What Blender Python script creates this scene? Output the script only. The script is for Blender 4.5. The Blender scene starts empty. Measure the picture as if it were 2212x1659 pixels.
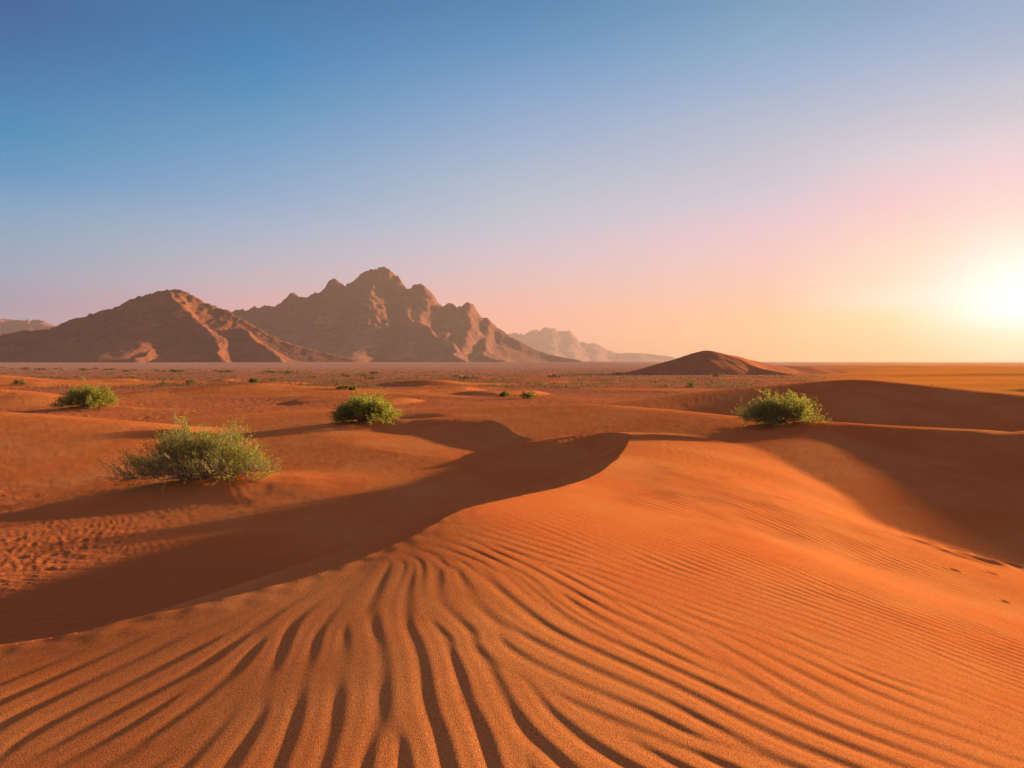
import bpy, math, random
import numpy as np

# ------------------------------------------------------------------ camera, sky, sun, exposure
S = bpy.context.scene
HC = 3.2                  # camera height above the plain, metres
FPX = 796.0               # focal length in pixels of a 1024 wide picture
HZ = 360.3                # row of the horizon in that picture
DS = 1024.0 / 2212.0

cam = bpy.data.cameras.new('camera')
cam.sensor_width = 36.0
cam.lens = 36.0 * FPX / 1024.0
cam.shift_y = -(384.0 - HZ) / 1024.0
cam.clip_start = 0.1
cam.clip_end = 30000.0
cam_o = bpy.data.objects.new('camera', cam)
cam_o.location = (0, 0, HC)
cam_o.rotation_euler = (math.radians(90), 0, 0)
S.collection.objects.link(cam_o)
S.camera = cam_o

SUN_AZ = math.radians(60.0)      # clockwise from +Y (the view direction)
SUN_EL = math.radians(7.3)
GLOW_AZ = math.radians(33.0)     # where the bright sky stands
GLOW_EL = math.radians(3.4)

S.view_settings.view_transform = 'Standard'
S.view_settings.look = 'None'
S.view_settings.gamma = 1.0
S.view_settings.exposure = 1.76

w = bpy.data.worlds.new('World')
S.world = w
w.use_nodes = True
nt = w.node_tree
nt.nodes.clear()
N = nt.nodes.new
def lk(a, b): nt.links.new(a, b)
def srgb(h):
    h = h.lstrip('#')
    v = [int(h[i:i+2], 16) / 255.0 for i in (0, 2, 4)]
    return tuple((c / 12.92 if c <= 0.04045 else ((c + 0.055) / 1.055) ** 2.4) for c in v)
out = N('ShaderNodeOutputWorld')
tc = N('ShaderNodeTexCoord')
sep = N('ShaderNodeSeparateXYZ'); lk(tc.outputs['Generated'], sep.inputs[0])
def wmath(op, a, b=None, clamp=False):
    n = N('ShaderNodeMath'); n.operation = op; n.use_clamp = clamp
    for i, v in enumerate((a, b)):
        if v is None: continue
        if isinstance(v, (int, float)): n.inputs[i].default_value = v
        else: lk(v, n.inputs[i])
    return n.outputs[0]
el = wmath('ARCSINE', sep.outputs['Z'])
elt = wmath('MULTIPLY', el, 1.0 / math.radians(90.0), True)         # 0 at the horizon, 1 overhead
az = wmath('ARCTAN2', sep.outputs['X'], sep.outputs['Y'])
# degrees of azimuth away from the bright part of the sky, either way round
u0 = wmath('ABSOLUTE', wmath('MULTIPLY', wmath('SUBTRACT', az, GLOW_AZ), 180.0 / math.pi))
away = wmath('MINIMUM', u0, wmath('SUBTRACT', 360.0, u0))
HAZE_DENSITY = 1.3e-4
AIRLIGHT = (.66, .38, .20)
def ramp(stops, air=1.0):
    n = N('ShaderNodeValToRGB'); lk(elt, n.inputs[0])
    cr = n.color_ramp
    cr.interpolation = 'LINEAR'
    while len(cr.elements) < len(stops): cr.elements.new(0.5)
    for e, (p, c) in zip(cr.elements, stops):
        e.position = p / 90.0
        # colour of the clear sky behind the dust: take off what the haze adds on the way
        T = math.exp(-HAZE_DENSITY * min(327.0 / max(math.sin(math.radians(p)), 1e-3), 8500.0))
        e.color = (*[max(0.0, (v - (1 - T) * a) / T) for v, a in zip(srgb(c), [v * air for v in AIRLIGHT])], 1)
    return n.outputs[0]
TOP = [(33, '#5f7a9e'), (50, '#86809a'), (75, '#94858e')]  # upper sky out of view, mauve and lightened to warm and lift shadow fill
SKY = [  # azimuth away from the bright part, then colours by elevation
 (0.8, [(0, '#efd2a0'), (1, '#f2dcb2'), (2.3, '#f2e8d5'), (3.7, '#f3ece7'), (5, '#f1e9dd'), (7, '#eeddcb'), (9, '#ecd2c5'), (11.2, '#eccbce'), (12.9, '#e0ccd4'), (14.9, '#c8c6cc'), (16.7, '#bcc0d1'), (18.6, '#a6b5cd'), (21, '#97adca')]),
 (7.7, [(.3, '#efc587'), (2.5, '#eecd98'), (3.9, '#f0dcc2'), (5.3, '#efd6ba'), (8.2, '#eeccbf'), (10.3, '#ecc5c8'), (13.1, '#d3cad1'), (15.8, '#bdbfcf'), (18.4, '#a6b6d0'), (20.4, '#93adcb'), (22.2, '#86a3c2')]),
 (15.4, [(.6, '#ecbc84'), (1.9, '#eabd85'), (4.1, '#eec1a0'), (6.4, '#ecc4b8'), (8.7, '#e7c4c8'), (10.9, '#d2c6d0'), (13, '#c5c2ce'), (15.9, '#b4bccd'), (18.7, '#9bb1cf'), (20.7, '#8aabc8'), (23.3, '#779fbe')]),
 (33, [(0.5, '#eaa98a'), (3.1, '#eab097'), (5.1, '#e1b9ae'), (7.4, '#d3bfc4'), (9.6, '#c1c1cb'), (12.6, '#b0bccb'), (15.5, '#9bb0ce'), (18.4, '#84a5ca'), (21.7, '#6494bf'), (24.3, '#5486b3')]),
 (50.7, [(1.0, '#dda79a'), (3.5, '#dfaea3'), (5.3, '#cbb5b5'), (7.2, '#bab7c0'), (9, '#abb5c8'), (11.4, '#93acca'), (14.4, '#7aa2c6'), (17.8, '#5b93bc'), (20, '#4288b8'), (22, '#3f80ad'), (24, '#3a78a4')]),
 (65.2, [(1.0, '#c4a5a2'), (2.6, '#c2a8a6'), (3.4, '#baa6a9'), (5.4, '#adacb8'), (7.3, '#9fadbc'), (9.3, '#8ea8c1'), (11.2, '#729cc2'), (13.7, '#5793b9'), (16.2, '#3e85b1'), (18.6, '#3477a3'), (20.8, '#2a6d9b')]),
]
def wmix(f, a, b, mode='MIX'):
    n = N('ShaderNodeMix'); n.data_type = 'RGBA'; n.blend_type = mode
    if isinstance(f, (int, float)): n.inputs[0].default_value = f
    else: lk(f, n.inputs[0])
    for i, v in ((6, a), (7, b)):
        if isinstance(v, tuple): n.inputs[i].default_value = (*v, 1)
        else: lk(v, n.inputs[i])
    return n.outputs[2]
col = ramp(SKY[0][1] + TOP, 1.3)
for (a0, _), (a1, stops) in zip(SKY[:-1], SKY[1:]):
    f_ = wmath('MULTIPLY', wmath('SUBTRACT', away, a0), 1.0 / (a1 - a0), True)
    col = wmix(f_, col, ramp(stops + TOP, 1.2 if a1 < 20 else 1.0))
# glow round the low sun
gd = (math.sin(GLOW_AZ) * math.cos(GLOW_EL), math.cos(GLOW_AZ) * math.cos(GLOW_EL), math.sin(GLOW_EL))
dot = N('ShaderNodeVectorMath'); dot.operation = 'DOT_PRODUCT'
lk(tc.outputs['Generated'], dot.inputs[0]); dot.inputs[1].default_value = gd
ang = wmath('ARCCOSINE', wmath('MINIMUM', dot.outputs['Value'], 1.0))
def gauss(width):
    q = wmath('DIVIDE', ang, math.radians(width))
    return wmath('EXPONENT', wmath('MULTIPLY', wmath('MULTIPLY', q, q), -1.0))
g1 = wmath('MULTIPLY', gauss(4.0), 0.26)
g2 = wmath('MULTIPLY', gauss(8.0), 0.08)
def scaled(fac, c):
    n = N('ShaderNodeVectorMath'); n.operation = 'SCALE'
    n.inputs[0].default_value = c; lk(fac, n.inputs['Scale'])
    return n.outputs[0]
col = wmix(1.0, col, scaled(g1, (1.0, 0.97, 0.95)), 'ADD')
col = wmix(1.0, col, scaled(g2, (1.0, 0.90, 0.80)), 'ADD')
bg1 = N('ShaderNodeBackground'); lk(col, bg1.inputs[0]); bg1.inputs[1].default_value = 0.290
sky = N('ShaderNodeTexSky'); sky.sky_type = 'NISHITA'; sky.sun_disc = False
sky.sun_elevation = SUN_EL; sky.sun_rotation = SUN_AZ; sky.altitude = 600; sky.dust_density = 1.5
bg2 = N('ShaderNodeBackground'); lk(sky.outputs[0], bg2.inputs[0]); bg2.inputs[1].default_value = 0.0003
addw = N('ShaderNodeAddShader'); lk(bg1.outputs[0], addw.inputs[0]); lk(bg2.outputs[0], addw.inputs[1])
lk(addw.outputs[0], out.inputs['Surface'])

sun = bpy.data.lights.new('sun', 'SUN')
sun.energy = 5.0
sun.angle = math.radians(0.9)
sun.color = (1.0, 0.75, 0.43)
sun_o = bpy.data.objects.new('sun', sun)
S.collection.objects.link(sun_o)
sun_o.rotation_euler = (math.radians(90) - SUN_EL, 0, math.pi - SUN_AZ)
sun_o.location = (60, 30, 30)

S.cycles.volume_bounces = 1
S.cycles.max_bounces = 6
S.cycles.use_denoising = True
S.cycles.volume_step_rate = 1.0

# ------------------------------------------------------------------ numpy helpers
def smooth(a, b, x):
    t = np.clip((x - a) / (b - a), 0, 1)
    return t * t * (3 - 2 * t)
def smax(a, b, k):
    h = np.clip(0.5 + 0.5 * (a - b) / k, 0, 1)
    return b + (a - b) * h + k * h * (1 - h)
def smin(a, b, k): return -smax(-a, -b, k)

def _hash(ix, iy, seed):
    ix = ix.astype(np.int64).astype(np.uint32); iy = iy.astype(np.int64).astype(np.uint32)
    h = ix * np.uint32(374761393) + iy * np.uint32(668265263) + np.uint32(seed * 1274126177 & 0xffffffff)
    h = (h ^ (h >> np.uint32(13))) * np.uint32(1274126177)
    h = h ^ (h >> np.uint32(16))
    return h
def noise(x, y, seed=0):
    """gradient noise, about -1..1"""
    x0 = np.floor(x); y0 = np.floor(y)
    fx = x - x0; fy = y - y0
    u = fx * fx * fx * (fx * (fx * 6 - 15) + 10); v = fy * fy * fy * (fy * (fy * 6 - 15) + 10)
    r = []
    for dx in (0, 1):
        for dy in (0, 1):
            a = _hash(x0 + dx, y0 + dy, seed).astype(np.float32) * (2 * np.pi / 4294967296.0)
            r.append(np.cos(a) * (fx - dx) + np.sin(a) * (fy - dy))
    a = r[0] + (r[2] - r[0]) * u; b = r[1] + (r[3] - r[1]) * u
    return 1.5 * (a + (b - a) * v)
def fbm(x, y, octaves, seed=0, gain=0.5, lac=2.03):
    s = np.zeros_like(x); a = 1.0
    for i in range(octaves):
        s = s + a * noise(x * lac ** i + 17.3 * i, y * lac ** i - 9.1 * i, seed + i)
        a *= gain
    return s
def ridged(x, y, octaves, seed=0, gain=0.5, lac=2.07):
    s = np.zeros_like(x); a = 1.0; t = 0
    for i in range(octaves):
        s = s + a * (1 - 2 * np.abs(noise(x * lac ** i + 7.7 * i, y * lac ** i + 3.1 * i, seed + i)))
        t += a; a *= gain
    return s / t

def PZ(dx, dy, z):
    """world point whose height is z, seen where the photo has column dx, row dy"""
    px, py = dx * DS, dy * DS
    Y = (HC - z) * FPX / (py - HZ)
    return ((px - 512) / FPX * Y, Y, z)
def PY(dx, dy, Y):
    """world point at depth Y"""
    px, py = dx * DS, dy * DS
    return ((px - 512) / FPX * Y, Y, HC - (py - HZ) / FPX * Y)

def catmull(P, n):
    P = np.array(P, float)
    Q = np.vstack([2 * P[0] - P[1], P, 2 * P[-1] - P[-2]])
    outp = []
    for i in range(1, len(Q) - 2):
        for k in range(n):
            t = k / n
            a, b, c, d = Q[i-1], Q[i], Q[i+1], Q[i+2]
            outp.append(0.5 * (2*b + (c-a)*t + (2*a-5*b+4*c-d)*t*t + (3*b-a-3*c+d)*t**3))
    outp.append(Q[-2])
    return np.array(outp)

def near_line(X, Y, L):
    """nearest point on polyline L: distance, signed side (+ left of travel), interpolated extra columns"""
    best = np.full(X.shape, 1e18); side = np.ones(X.shape); extra = np.zeros((L.shape[1] - 2,) + X.shape)
    n = len(L) - 1
    for i in range(n):
        ax, ay = L[i, :2]; bx, by = L[i+1, :2]
        vx, vy = bx - ax, by - ay
        l2 = vx * vx + vy * vy + 1e-12
        t = ((X - ax) * vx + (Y - ay) * vy) / l2
        tc_ = np.clip(t, 0, 1)
        d2 = (X - ax - tc_ * vx) ** 2 + (Y - ay - tc_ * vy) ** 2
        m = d2 < best - 1e-9
        best = np.where(m, d2, best)
        cr = vx * (Y - ay) - vy * (X - ax)
        cap = ((t < 0) & (i == 0)) | ((t > 1) & (i == n - 1))
        side = np.where(m, np.where(cap, np.clip(cr / (math.sqrt(l2) * np.sqrt(d2) + 1e-6), -1, 1), np.where(cr >= 0, 1.0, -1.0)), side)
        for k in range(extra.shape[0]):
            extra[k] = np.where(m, L[i, 2+k] + (L[i+1, 2+k] - L[i, 2+k]) * tc_, extra[k])
    return np.sqrt(best), side, extra

def slip_env(X, Y, L, zc, tc2, r):
    """upper envelope of the lee planes falling away from every stretch of crest"""
    best = np.full(X.shape, -1e9)
    for i in range(len(L) - 1):
        ax, ay = L[i, :2]; vx, vy = L[i+1, 0] - ax, L[i+1, 1] - ay
        l2 = vx * vx + vy * vy + 1e-12
        ln = math.sqrt(l2)
        g = (L[i+1, zc] - L[i, zc]) / ln
        sl = .5 * (L[i, tc2] + L[i+1, tc2])
        perp = np.abs((X - ax) * vy - (Y - ay) * vx) / ln
        # touch point of the steepest descent cone, shifted up the crest
        t = np.clip(((X - ax) * vx + (Y - ay) * vy) / l2 + perp * g / math.sqrt(max(sl * sl - g * g, 1e-4)) / ln, 0, 1)
        d = np.sqrt((X - ax - t * vx) ** 2 + (Y - ay - t * vy) ** 2 + r * r) - r
        best = np.maximum(best, L[i, zc] + (L[i+1, zc] - L[i, zc]) * t - (L[i, tc2] + (L[i+1, tc2] - L[i, tc2]) * t) * d)
    return best

def tps_fit(P, lam=1e-3):
    P = np.array(P, float)
    xy = P[:, :2]; z = P[:, 2]
    d = np.hypot(xy[:, None, 0] - xy[None, :, 0], xy[:, None, 1] - xy[None, :, 1])
    K = np.where(d > 0, d * d * np.log(d + 1e-12), 0) + lam * np.eye(len(P)) * len(P)
    A = np.hstack([np.ones((len(P), 1)), xy])
    M = np.block([[K, A], [A.T, np.zeros((3, 3))]])
    sol = np.linalg.solve(M, np.concatenate([z, np.zeros(3)]))
    return xy, sol
def tps_eval(fit, X, Y):
    xy, sol = fit
    r = sol[-3] + sol[-2] * X + sol[-1] * Y
    for (a, b), wgt in zip(xy, sol[:-3]):
        d2 = (X - a) ** 2 + (Y - b) ** 2
        r = r + wgt * 0.5 * d2 * np.log(d2 + 1e-9)
    return r

# ------------------------------------------------------------------ shape of the sand
# crest of the near dune: from beyond the left edge to the dark peak; last columns: lee slope
CREST_D = [(0, 1395, 1.76, .40), (250, 1345, 1.81, .40), (500, 1290, 1.86, .40), (700, 1235, 1.90, .38), (830, 1185, 1.95, .36),
           (930, 1138, 2.01, .36), (1000, 1102, 2.05, .38), (1060, 1086, 2.02, .40), (1130, 1070, 1.95, .42), (1220, 1050, 1.84, .45),
           (1290, 1024, 1.68, .48), (1340, 984, 1.48, .50), (1366, 943, 1.30, .50)]
crest = [(-14, -1, 1.0, .34, 0), (-8.5, 2.0, 1.4, .34, 0), (-5.0, 3.3, 1.66, .38, 0)]
for dx, dy, z, t in CREST_D:
    x, y, _ = PZ(dx, dy, z); crest.append((x, y, z, t, 0))
# behind the peak the crest curls back to the left, closing the dark bowl
for dx, dy, z, t in [(1352, 937, 1.26, .45), (1315, 934, 1.21, .38), (1250, 941, 1.14, .32), (1190, 955, 1.02, .28), (1130, 972, .84, .24), (1070, 989, .60, .22), (1000, 1004, .25, .22)]:
    x, y, _ = PZ(dx, dy, z); crest.append((x, y, z, t, 1.0 if dx < 1330 else .1))
CREST = catmull(crest, 4)

WPTS_D = [(0, 1659, 1.70), (350, 1659, 1.73), (700, 1659, 1.75), (1106, 1659, 1.75), (1500, 1659, 1.72), (1850, 1659, 1.66), (2212, 1659, 1.56),
          (300, 1480, 1.76), (0, 1520, 1.73), (600, 1430, 1.80), (900, 1400, 1.83), (1300, 1400, 1.79), (1700, 1400, 1.66), (2212, 1500, 1.42),
          (1000, 1230, 1.93), (1400, 1230, 1.80), (1700, 1280, 1.63), (2212, 1370, 1.15),
          (1400, 1100, 1.68), (1600, 1050, 1.36), (1600, 1150, 1.55), (1450, 1000, 1.40),
          (1750, 1150, 1.24), (1900, 1230, 1.04), (2212, 1280, .68),
          (1480, 947, 1.22), (1600, 962, 1.08), (1750, 988, .78), (1700, 1030, 1.0),
          (1900, 1130, .47), (2100, 1190, .33), (2212, 1225, .28), (2000, 1050, .12), (2212, 1120, .12), (1860, 1065, .50)]
wp = [PZ(*p) for p in WPTS_D]
wp += [(c[0], c[1], c[2]) for c in crest[1:-3]]
wp += [(0, 0, 1.62), (-4, 0, 1.5), (4, 0, 1.3), (0, -4, 1.4), (8, 3, .3), (12, 8, .1), (-8, -4, .8), (8, -5, .4), (11, 13, .15), (17, 14, .0),
       (4, 26, .6), (3, 31, -.2), (0, 40, -1), (10, 30, -.2), (22, 30, -.5), (-20, 40, -1.5), (22, 4, -.2), (-20, 12, .2), (-14, 25, -.5), (-14, -8, .5), (14, -12, .2), (0, -16, .8)]
WFIT = tps_fit(wp, 2e-3)

def rdg(pts, lee, wind, r=0.4):
    """dune ridge from photo columns/rows at given depths; lee = slope of the side right of travel, wind = width of the other side"""
    L = []
    for i, (dx, dy, Y) in enumerate(pts):
        x, y, z = PY(dx, dy, Y)
        a = lee[i] if isinstance(lee, (list, tuple)) else lee
        b = wind[i] if isinstance(wind, (list, tuple)) else wind
        L.append((x, y, z, a, b))
    return catmull(L, 4), r
RIDGES = []
# second dune and its right-hand continuation (hollow in shade)
R2 = [(-9, 44, .15, .04, 12)]
for dx, dy, z, t in [(900, 892, .65, .05), (1000, 884, .95, .055), (1150, 877, 1.22, .06), (1250, 873, 1.35, .065), (1400, 884, 1.38, .07), (1600, 905, 1.36, .09), (1700, 912, 1.40, .11),
                     (1900, 921, 1.42, .33), (2100, 930, 1.45, .38), (2212, 936, 1.46, .40)]:
    x, y, _ = PZ(dx, dy, z); R2.append((x, y, z, t, 9))
R2 += [(17, 17.5, 1.88, .42, 9), (22, 13.0, 1.92, .4, 9), (28, 6, 1.7, .3, 9)]
RIDGES.append((catmull(R2, 4), .6))
# brink of the small hollow behind the peak
mb = []
for dx, dy, z, t in [(1030, 906, 1.0, .10), (1062, 910, 1.02, .2), (1092, 920, 1.0, .3), (1118, 938, .93, .34), (1182, 957, .87, .34), (1250, 974, .84, .3), (1330, 996, .8, .3)]:
    x, y, _ = PZ(dx, dy, z); mb.append((x, y, z, t, 6, 0))
MINI = catmull(mb[::-1], 4)
MINI[:, 5] = np.minimum(smooth(0, 5, np.arange(len(MINI))), smooth(0, 5, np.arange(len(MINI))[::-1]))
# long dark dune on the right
RIDGES.append(rdg([(1150, 892, 42), (1310, 877, 43), (1450, 861, 45), (1600, 841, 47), (1720, 829, 48), (1800, 822, 48), (1860, 820.5, 47), (1950, 828, 45),
                   (2100, 844, 42), (2212, 855, 40), (2400, 880, 37)], .26, [6, 8, 10, 12, 12, 12, 12, 12, 12, 12, 10], .5))
# smooth lit mound left, behind the big bush
RIDGES.append(rdg([(-400, 880, 33), (-150, 885, 31), (0, 893, 30), (150, 905, 29), (330, 923, 28), (450, 955, 27)], [.11, .115, .115, .115, .11, .10], 8, 1.5))
# middle distance dunes
RIDGES.append(rdg([(240, 862, 68), (330, 846, 72), (440, 836, 76), (525, 827, 78), (600, 831, 78), (700, 838, 76), (800, 848, 72), (900, 860, 66), (1000, 872, 58)],
                  [.03, .05, .07, .09, .07, .06, .06, .06, .04], 12, 1.5))
RIDGES.append(rdg([(700, 858, 64), (820, 851, 66), (900, 852, 66), (1000, 860, 64), (1100, 872, 60)], .16, 7, .6))
RIDGES.append(rdg([(830, 836, 96), (870, 825, 97), (915, 821, 97), (950, 822, 97), (1000, 830, 96), (1080, 841, 92)], [.1, .3, .32, .3, .2, .1], 16, .6))
RIDGES.append(rdg([(780, 850, 76), (900, 842, 78), (985, 838, 80), (1010, 836, 82), (1040, 842, 84)], [.08, .14, .3, .3, .2], 14, .6))
RIDGES.append(rdg([(1150, 872, 74), (1230, 855, 78), (1330, 845, 80), (1420, 844, 80), (1500, 850, 78), (1600, 860, 72)], [.08, .2, .25, .22, .15, .1], 14, .6))
RIDGES.append(rdg([(1230, 850, 92), (1300, 842, 94), (1390, 838, 95), (1470, 840, 94), (1560, 846, 90)], .16, 14, .6))
RIDGES.append(rdg([(-300, 805, 105), (-100, 806, 104), (0, 813, 102), (90, 822, 100), (180, 831, 96), (270, 838, 90)], [.06, .07, .07, .06, .05, .04], 16, 2.))
RIDGES.append(rdg([(-120, 834, 60), (-40, 838, 60), (10, 843, 60), (50, 852, 58)], .12, 8, .8))
RIDGES.append(rdg([(640, 832, 118), (700, 827, 120), (760, 826, 120), (810, 830, 118)], .12, 14, .8))
RIDGES.append(rdg([(1780, 824, 150), (1880, 815, 155), (1980, 810, 158), (2100, 807, 160), (2300, 805, 160), (2600, 806, 160)], .20, 30, 1.))
RIDGES.append(rdg([(1650, 801, 240), (1760, 797, 255), (1880, 796, 262), (2000, 798, 270), (2212, 796, 270), (2500, 797, 270)], .15, 50, 1.))
RIDGES.append(rdg([(1900, 838, 92), (2050, 832, 95), (2212, 829, 96), (2500, 830, 96)], .06, 20, 2.))

PITS_D = []
for dx, dy, rr_, dp, z in [(1975, 1168, .26, .07, .55), (2005, 1173, .16, .05, .5), (2052, 1186, .22, .07, .45), (2105, 1208, .34, .12, .42), (2085, 1204, .2, .06, .42), (2180, 1222, .16, .06, .35), (2140, 1238, .08, .03, .4), (2060, 1232, .07, .03, .4),
                       (2170, 1300, .05, .03, .75),
                       (45, 1205, .16, .06, 0), (110, 1200, .14, .06, 0), (95, 1210, .14, .06, 0), (140, 1196, .1, .05, 0), (175, 1185, .13, .06, 0), (215, 1184, .11, .05, 0), (55, 1222, .12, .05, 0),
                       (35, 1165, .18, .05, 0), (120, 1168, .14, .04, 0), (70, 1178, .1, .04, 0), (280, 1158, .12, .05, 0), (15, 1190, .1, .04, 0), (250, 1172, .1, .05, 0), (180, 1168, .1, .04, 0)]:
    PITS_D.append((dx, dy, rr_, dp))
PITS = []

# sand ripples: oriented filters sharpen noise into a branching ripple pattern
RX0, RY0, RSTEP, RN = -9.5, 1.2, 0.0275, 768
def ripple_field(lam, seed, spread):
    rng = np.random.default_rng(seed)
    n = RN
    yy, xx = np.mgrid[0:n, 0:n]
    X = RX0 + xx * RSTEP; Y = RY0 + yy * RSTEP
    # direction of the ripple lines at known spots
    dirs = [(-2.0, 3.2, -.63, -1.42), (-1.3, 4.5, -.60, -1.2), (-2.6, 4.2, -.8, -.9), (-3.4, 4.8, -1, -.25), (-1.6, 4.95, -1, -.45), (-.75, 4.4, .0, -1), (-.3, 3.1, .25, -1.2), (-.2, 4.3, .35, -.8),
            (.6, 3.6, 1, -.85), (1.6, 4.1, 1, -1), (2.4, 3.4, 1, -.95), (3.4, 5, 1, -.8), (-.5, 5.6, 1, -.6), (.5, 5.5, 1, -.75), (.3, 7, 1, -.6), (2, 7, 1, -.95), (5, 7, 1, -.9), (1.7, 10.5, .85, -.5), (2.8, 10, .8, -1.0),
            (3.5, 9, .8, -1.0), (5, 13, 1, -.8), (-6, 9, 1, .08), (-3, 9, 1, .25), (-6, 6, 1, .15), (-3, 14, 1, .3), (-8, 13, 1, -.1), (8, 10, 1, -.5), (3, 16, 1, -.8), (0, 1, .5, -1), (-2, 1, -.3, -1)]
    c2 = np.zeros(X.shape); s2 = np.zeros(X.shape)
    for a, b, u, v in dirs:
        th = math.atan2(v, u)
        wg = 1.0 / (((X - a) ** 2 + (Y - b) ** 2) + 0.08) ** 1.6
        c2 += wg * math.cos(2 * th); s2 += wg * math.sin(2 * th)
    th = 0.5 * np.arctan2(s2, c2) + 0.26 * noise(X * .9, Y * .9, 3) + 0.20 * noise(X * 2.2, Y * 2.2, 4)
    fr = np.fft.fftfreq(n, RSTEP)
    FX, FY = np.meshgrid(fr, fr)
    K = 18
    f0 = 1 / lam
    R = np.hypot(FX, FY); A = np.arctan2(FY, FX)
    filt = []
    for k in range(K):
        na = math.pi * k / K + math.pi / 2        # wave vector is across the line
        da = np.angle(np.exp(1j * (A - na)))
        filt.append(np.exp(-((R - f0) / (f0 * spread)) ** 2) * np.exp(-(da / math.radians(15)) ** 2))
    kidx = (th % math.pi) / (math.pi / K)
    k0 = np.floor(kidx).astype(int) % K; fk = kidx - np.floor(kidx)
    g = rng.standard_normal((n, n))
    warp = noise(X * .5 + 9, Y * .5, 11)
    for it in range(4):
        G = np.fft.fft2(g)
        o = np.zeros((n, n), complex)
        for k in range(K):
            wk = np.where(k0 == k, 1 - fk, 0) + np.where((k0 + 1) % K == k, fk, 0)
            if wk.max() == 0: continue
            r_ = np.fft.ifft2(G * filt[k])
            if k == 0:
                # wave vector flips sign when the line angle wraps round
                r_ = np.where(k0 == K - 1, np.conj(r_), r_)
            o += wk * r_
        mag = np.abs(o)
        ph = o / (mag + 1e-9)
        g = ph.real * np.tanh(mag / (mag.mean() * .6))
    # strength varies along the lines
    st = np.tanh(mag / mag.mean() * 1.1)
    # profile: rounded backs, narrower steeper troughs facing away from the sun
    # orient phase so that it grows towards the sun side
    # finer grid: pad the spectrum
    up = np.zeros((2 * n, 2 * n), complex); h2 = n // 2
    Fo = np.fft.fftshift(np.fft.fft2(ph * st))
    up[h2:h2 + n, h2:h2 + n] = Fo
    o2 = np.fft.ifft2(np.fft.ifftshift(up)) * 4
    st = np.abs(o2); ph = o2 / (st + 1e-9); st = np.clip(st, 0, 1.1)
    th = np.repeat(np.repeat(th, 2, 0), 2, 1)
    sx, sy = math.sin(SUN_AZ), math.cos(SUN_AZ)
    nx, ny = np.cos(np.mod(th, math.pi) + math.pi / 2), np.sin(np.mod(th, math.pi) + math.pi / 2)
    sg = np.sign(nx * sx + ny * sy + 1e-6)
    c = ph.real; s_ = ph.imag * sg
    prof = c - 0.28 * (2 * s_ * c) - 0.26 * (2 * c * c - 1)
    return (prof * st).astype(np.float32)
RIP_NEAR = ripple_field(.166, 5, .42)
RIP_FAR = ripple_field(.122, 6, .34)
def sample_ripple(X, Y, RIP):
    u = (X - RX0) / RSTEP * 2; v = (Y - RY0) / RSTEP * 2; M_ = 2 * RN
    m = smooth(0, 40, u) * smooth(0, 40, v) * smooth(0, 60, M_ - 3 - u) * smooth(0, 120, M_ - 3 - v)
    u = np.clip(u, 0, M_ - 3.001); v = np.clip(v, 0, M_ - 3.001)
    i = u.astype(int); j = v.astype(int); a = u - i; b = v - j
    r = RIP[j, i] * (1-a) * (1-b) + RIP[j, i+1] * a * (1-b) + RIP[j+1, i] * (1-a) * b + RIP[j+1, i+1] * a * b
    return r * m

AMP_PTS = [(0, 2.5, 1.15), (-2, 3.5, 1.1), (2, 3.2, 1.15), (0, 4, .95), (-1.5, 4.6, .8), (1.8, 4.2, .85), (3.2, 4, .95), (.3, 5.2, .65), (-.8, 5.4, .5), (1.6, 5.4, .75), (3.2, 5.4, .75), (1, 6.6, .40),
           (3, 7, .34), (5, 7.5, .3), (0, 7, .45), (1.6, 9, .8), (1.8, 10.5, .95), (2.8, 10, .95), (3.4, 9, 1.0), (2.6, 12.5, .8), (4, 12, .8), (3.2, 16, .6), (-3.4, 4.7, .55), (-5, 6.5, 1.5), (-6, 9, 1.5), (-3, 9, .8), (-4, 12, .6), (-8, 12, 1.0),
           (7, 11, .3), (6, 15, .2), (0, 15, .1), (0, 20, .1), (9, 18, .1), (-9, 20, .1)]
def ripple_amp(X, Y):
    n_ = np.zeros(X.shape); d_ = np.zeros(X.shape)
    for a, b, v in AMP_PTS:
        wg = 1 / ((X - a) ** 2 + (Y - b) ** 2 + .15) ** 1.5
        n_ += wg * v; d_ += wg
    return n_ / d_

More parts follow.
